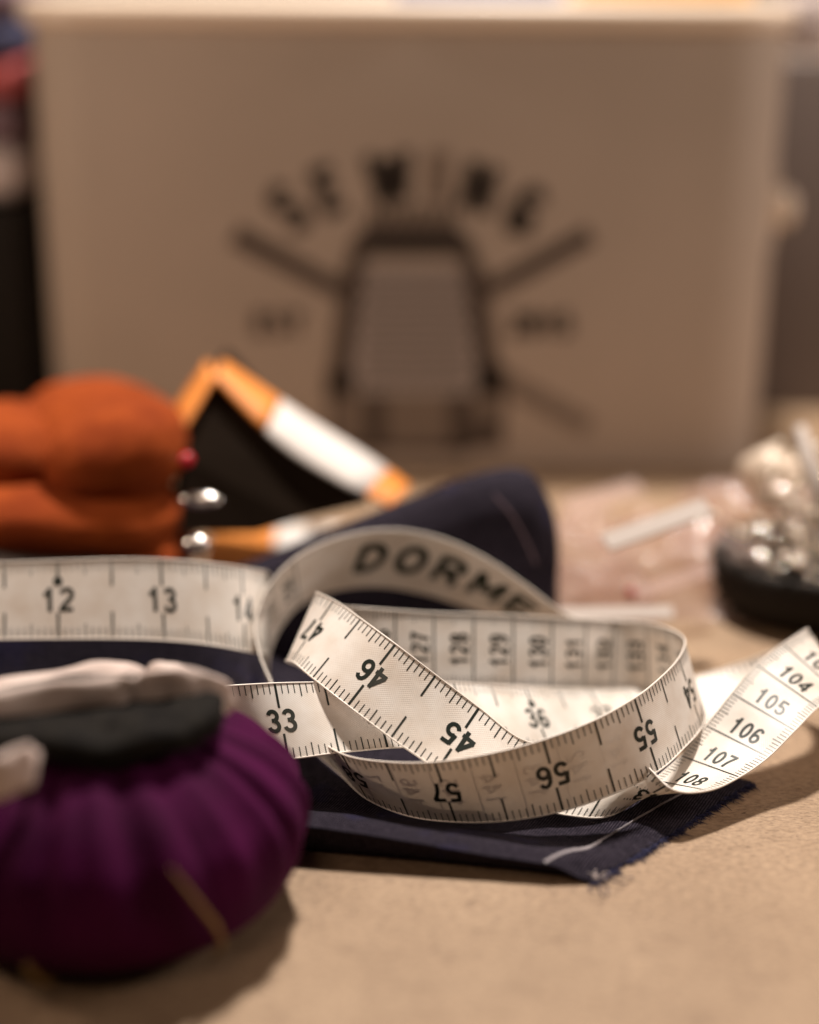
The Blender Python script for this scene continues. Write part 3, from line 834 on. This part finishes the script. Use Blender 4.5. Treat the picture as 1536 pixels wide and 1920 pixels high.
ribbon([at(415, 1306, 341), at(340, 1272, 340), at(300, 1266, 340), at(268, 1282, 340), at(225, 1264, 340), at(140, 1276, 339), at(20, 1296, 337), at(-90, 1310, 334)],
       [(0, .9, .6), (0, .9, .5), (.1, .9, .4), (0, .9, .5), (0, .9, .5), (0, .9, .5), (0, .9, .5), (0, .9, .5)], 7, 2.2, M_strap, 'strap', cush, .6)

# ---------------------------------------------------------------- orange padded cushion, back left
orc = empty('orange_cushion', (-104, 475, 0))
tag(orc, 'orange felt pincushion of plump stacked folds at the left edge', 'pincushion')
def pillow(c, r, e1, name, rot=0, mt=M_orange, sag=0):
    V = []; Fc = []; nu, nv = 64, 36
    ca, sa = math.cos(R(rot)), math.sin(R(rot))
    for j in range(nv + 1):
        a = -math.pi / 2 + math.pi * j / nv
        for k in range(nu):
            w = 2 * math.pi * k / nu
            cr = abs(math.cos(a)) ** e1
            x = r[0] * cr * math.copysign(abs(math.cos(w)) ** .8, math.cos(w)); y = r[1] * cr * math.copysign(abs(math.sin(w)) ** .8, math.sin(w)); z = r[2] * math.copysign(abs(math.sin(a)) ** .9, math.sin(a))
            d = 1 + .05 * noise.noise(Vector((x * .04, y * .04, z * .08 + c[0]))) + .022 * noise.noise(Vector((x * .12, y * .12, z * .35 + c[0])))
            x *= d; y *= d; z *= d
            V.append(Vector((c[0] + x * ca + z * sa, c[1] + y, c[2] - x * sa + z * ca)))
    for j in range(nv):
        for k in range(nu):
            k2 = (k + 1) % nu; Fc.append((j * nu + k, j * nu + k2, (j + 1) * nu + k2, (j + 1) * nu + k))
    return mesh(name, V, Fc, mt, orc)
pillow((-99, 488, 46), (26.5, 27, 18.5), .9, 'padded_fold', 6)
pillow((-88, 463, 50), (21.5, 24, 14.5), .85, 'padded_fold', -15)
pillow((-122, 472, 47), (19, 24, 14), .8, 'padded_fold', 10)
pillow((-107, 458, 34), (38, 27, 9.5), .45, 'padded_fold', 3)
mesh('base_fold', *rbox(-145, -70, 440, 500, .3, 27, 5, 4), M_orange, orc)
# grey felt strip lying in front of it
ribbon([(-160, 440, 33), (-125, 438, 30), (-95, 440, 24), (-72, 444, 14)], [(0, .8, .5)] * 4, 26, 2, M_greycloth, 'felt_strip', None)
fs = bpy.data.objects['felt_strip']; tag(fs, 'grey felt strip lying in front of the orange cushion at the left edge', 'felt strip')

# red-headed pin and metal snaps by the orange cushion
pn = empty('red_headed_pin', at(350, 862, 452))
tag(pn, 'pin with a round red head stuck in the right side of the orange cushion', 'pin')
def ball(c, r, sx=1, sy=1, sz=1, nu=24, nv=14):
    V = []; Fc = []
    for j in range(nv + 1):
        a = -math.pi / 2 + math.pi * j / nv
        for k in range(nu):
            w = 2 * math.pi * k / nu
            V.append(Vector(c) + Vector((r * sx * math.cos(a) * math.cos(w), r * sy * math.cos(a) * math.sin(w), r * sz * math.sin(a))))
    for j in range(nv):
        for k in range(nu):
            k2 = (k + 1) % nu; Fc.append((j * nu + k, j * nu + k2, (j + 1) * nu + k2, (j + 1) * nu + k))
    return V, Fc
mesh('pin_head', *ball(at(350, 862, 452), 2.3), M_red, pn)
mesh('pin_shaft', *tube([at(350, 862, 452), at(300, 850, 470)], .35, 8), M_steel, pn)
o = mesh('metal_clasp', *ball(at(377, 938, 452), 1, 6.0, 1.8, 2.3), M_steel); tag(o, 'narrow silver clasp between the orange cushion and the black case', 'clasp')
o = mesh('metal_snap', *ball(at(369, 1020, 446), 1, 4.0, 2.5, 2.6), M_steel); tag(o, 'oval silver snap just above the tape at the left', 'snap')

# ---------------------------------------------------------------- tented card case
tent = empty('tented_case', at(500, 985, 500))
tag(tent, 'black case under a tented orange and white striped cover, behind the tape', 'case')
def panel(p_front, p_back, th, mats, cuts, name):
    """roof panel between two long edges, split across into stripes by cuts 0..1"""
    for i in range(len(cuts) - 1):
        V = []; Fc = []
        n = 6
        for k in range(n + 1):
            s = cuts[i] + (cuts[i + 1] - cuts[i]) * k / n
            f, b = p_front(s), p_back(s)
            nn_ = (b - f).cross(p_front(min(s + .01, 1)) - p_front(s - .01)).normalized()
            if nn_.z < 0: nn_ = -nn_
            V += [f, f.lerp(b, .5) + nn_ * .8, b, b - nn_ * th, f - nn_ * th]
        for k in range(n):
            for q in range(5):
                q2 = (q + 1) % 5; Fc.append((k * 5 + q, k * 5 + q2, k * 5 + 5 + q2, k * 5 + 5 + q))
        Fc.append((0, 1, 2, 3, 4)); Fc.append(tuple(n * 5 + q for q in range(5)))
        recalc(mesh(name, V, Fc, mats[i], tent))
fr = crom([at(405, 702, 492), at(470, 772, 488), at(545, 842, 484), at(640, 900, 480), at(735, 948, 477)], 10)
bk = crom([at(420, 674, 508), at(492, 724, 506), at(578, 782, 504), at(684, 848, 502), at(770, 908, 500)], 10)
pf = lambda s: fr[int(min(max(s, 0), 1) * 39.999)].lerp(fr[int(min(max(s, 0), 1) * 39.999) + 1], min(max(s, 0), 1) * 39.999 % 1)
pb = lambda s: bk[int(min(max(s, 0), 1) * 39.999)].lerp(bk[int(min(max(s, 0), 1) * 39.999) + 1], min(max(s, 0), 1) * 39.999 % 1)
panel(pf, pb, 1.2, [M_card_orange, M_card_white, M_card_orange], [0, .36, .86, 1.0], 'cover_panel')
fl = [at(401, 702, 492), at(322, 838, 480)]; bl = [at(388, 674, 508), at(306, 790, 498)]
panel(lambda s: fl[0].lerp(fl[1], s), lambda s: bl[0].lerp(bl[1], s), 1.2, [M_card_orange, M_card_white], [0, .8, 1.0], 'cover_panel')
# dark body filling the tent
ff = [at(403, 712, 496), at(470, 785, 492), at(550, 860, 488), at(640, 915, 485), at(690, 945, 483), at(560, 975, 482), at(480, 1000, 482), at(330, 1000, 482), at(330, 850, 486)]
bb = [p + Vector((0, 34, 2)) for p in ff]
n_ = len(ff)
recalc(mesh('case_body', ff + bb, [tuple(range(n_)), tuple(range(n_, 2 * n_))[::-1]] + [(k, (k + 1) % n_, n_ + (k + 1) % n_, n_ + k) for k in range(n_)], M_dark, tent, smooth=False))
# striped card lying under the case
under = empty('striped_card', at(500, 1030, 492))
tag(under, 'orange and cream striped card lying flat under the black case', 'card')
def card(px0, px1, mt):
    q = [gpt(px0, 1085, 9), gpt(px1, 1085, 9), gpt(px1 + 20, 985, 9), gpt(px0 + 20, 985, 9)]
    V = q + [p - Vector((0, 0, 8.6)) for p in q]
    recalc(mesh('card_stripe', V, [(0, 1, 2, 3), (7, 6, 5, 4), (0, 4, 5, 1), (1, 5, 6, 2), (2, 6, 7, 3), (3, 7, 4, 0)], mt, under, smooth=False))
card(375, 500, M_card_orange); card(500.5, 560, M_card_white); card(560.5, 590, M_greycloth); card(590.5, 690, M_card_white)

# ---------------------------------------------------------------- clear packet with white labels, right
pk = empty('clear_packet', (95, 470, 0))
tag(pk, 'crumpled clear plastic packet with white strips, lying right of the navy cloth', 'packet')
def crumple(x0, x1, y0, y1, h, seed, mt, name, amp=5):
    V = []; Fc = []; nx, ny = 70, 44
    for j in range(ny + 1):
        for i in range(nx + 1):
            a, b = i / nx, j / ny
            x = x0 + (x1 - x0) * a; y = y0 + (y1 - y0) * b
            e = min(1, 6 * min(a, 1 - a, b, 1 - b))
            n1 = noise.noise(Vector((x * .055, y * .07, seed))); n2 = noise.noise(Vector((x * .13, y * .15, seed + 4)))
            z = .6 + e * (h * (.55 + .45 * math.sin(math.pi * b)) + amp * (1 - 2.2 * abs(n1)) + amp * .4 * (1 - 2 * abs(n2)))
            V.append(Vector((x + 4 * noise.noise(Vector((a * 3, b * 3, seed + 9))), y + 4 * noise.noise(Vector((a * 3 + 7, b * 3, seed))), max(z, .4))))
    for j in range(ny):
        for i in range(nx):
            q = j * (nx + 1) + i; Fc.append((q, q + 1, q + nx + 2, q + nx + 1))
    return mesh(name, V, Fc, mt, pk)
crumple(38, 118, 448, 520, 9, 2.0, M_clear, 'film', 8)
crumple(92, 140, 452, 540, 17, 6.5, M_clear, 'film', 9)
crumple(36, 75, 440, 475, 6, 9.5, M_clear, 'film', 7)
def strip3(p0, p1, w, mt, name, parent, th=1.0):
    p0, p1 = Vector(p0), Vector(p1); t = (p1 - p0).normalized(); s_ = Vector((0, .9, .43)); s_ = (s_ - t * s_.dot(t)).normalized(); n = t.cross(s_)
    V = []
    for p in (p0, p1):
        for a, b in ((-1, -1), (1, -1), (1, 1), (-1, 1)): V.append(p + s_ * a * w / 2 + n * b * th / 2)
    return recalc(mesh(name, V, [(0, 1, 2, 3), (7, 6, 5, 4), (0, 4, 5, 1), (1, 5, 6, 2), (2, 6, 7, 3), (3, 7, 4, 0)], mt, parent, smooth=False))
strip3(at(1135, 1018, 450), at(1328, 950, 456), 6.5, M_label, 'label_strip', pk)
strip3(at(1060, 955, 520), at(1200, 912, 530), 7.5, M_clear, 'label_strip', pk)
strip3(at(1180, 1118, 470), at(1330, 1068, 480), 5.0, M_clear, 'label_strip', pk)
o = mesh('red_headed_pin', *ball(at(1183, 1112, 470), 1.7), M_pinkcloth); tag(o, 'small dull red bead among the clear film behind the loop', 'bead'); o.name = 'red_bead'
o = strip3(at(1262, 1148, 462), at(1050, 1152, 462), 4.5, M_label, 'white_ribbon', None, .8); tag(o, 'short white ribbon end lying right behind the tape loop', 'ribbon')

# ---------------------------------------------------------------- black dish heaped with pins, right edge
DC = Vector((128, 462, 0))
dish = empty('magnetic_dish', DC)
tag(dish, 'round black pin dish at the right edge, heaped with shiny pins', 'dish')
prof = [(0, .4), (26, .4), (32, 2.5), (34.5, 8), (35, 16), (33.5, 19), (31, 18), (28, 14), (0, 12)]
V = []; Fc = []; nk = 64
for r_, z_ in prof:
    for k in range(nk):
        w = 2 * math.pi * k / nk; V.append(DC + Vector((r_ * math.cos(w), r_ * math.sin(w) * .9, z_)))
for j in range(len(prof) - 1):
    for k in range(nk):
        k2 = (k + 1) % nk; Fc.append((j * nk + k, j * nk + k2, (j + 1) * nk + k2, (j + 1) * nk + k))
recalc(mesh('bowl', V, Fc, M_black_plastic, dish))
pin0 = empty('steel_pin', (0, 0, 0))
PL = 'shiny steel pin with a small round pale head in the heap on the black dish'
tag(pin0, PL, 'pin', 'steel pins heaped on the black dish')
pin_s = mesh('shaft', *tube([(0, 0, -14), (0, 0, 14)], .5, 8), M_pin, pin0)
pin_h = mesh('pin_head', *ball((0, 0, 15), 1.35, nu=16, nv=10), mat('pearl_head', (0.85, 0.74, 0.62), 0.15), pin0)
rp = random.Random(11)
for k in range(90):
    if k == 0: r0, s0, h0 = pin0, pin_s, pin_h
    else:
        r0 = pin0.copy(); s0 = pin_s.copy(); h0 = pin_h.copy()
        for q in (r0, s0, h0): col.objects.link(q)
        s0.parent = r0; h0.parent = r0
    a = rp.uniform(0, 2 * math.pi); rr = 27 * rp.random() ** .6
    zc_ = 16 + (1 - rr / 30) * rp.uniform(4, 38)
    r0.location = (DC + Vector((rr * math.cos(a), rr * math.sin(a) * .85, zc_))) * MM
    r0.rotation_euler = (rp.uniform(-1.5, 1.5), rp.uniform(-1.5, 1.5), rp.uniform(0, 6.28))
# a tall pale stick leaning out of the heap
o = mesh('chalk_pencil', *tube([at(1560, 1010, 470), at(1530, 900, 476), at(1500, 800, 482)], [2.6, 2.4, 1.6], 14), M_label)
tag(o, 'pale tailor chalk stick leaning up out of the pin heap at the right edge', 'chalk stick')
o = mesh('wooden_bobbin', *tube([at(1420, 905, 500), at(1470, 880, 504)], [9, 9], 20), M_rim)
tag(o, 'pale wooden bobbin lying behind the pin heap', 'bobbin')
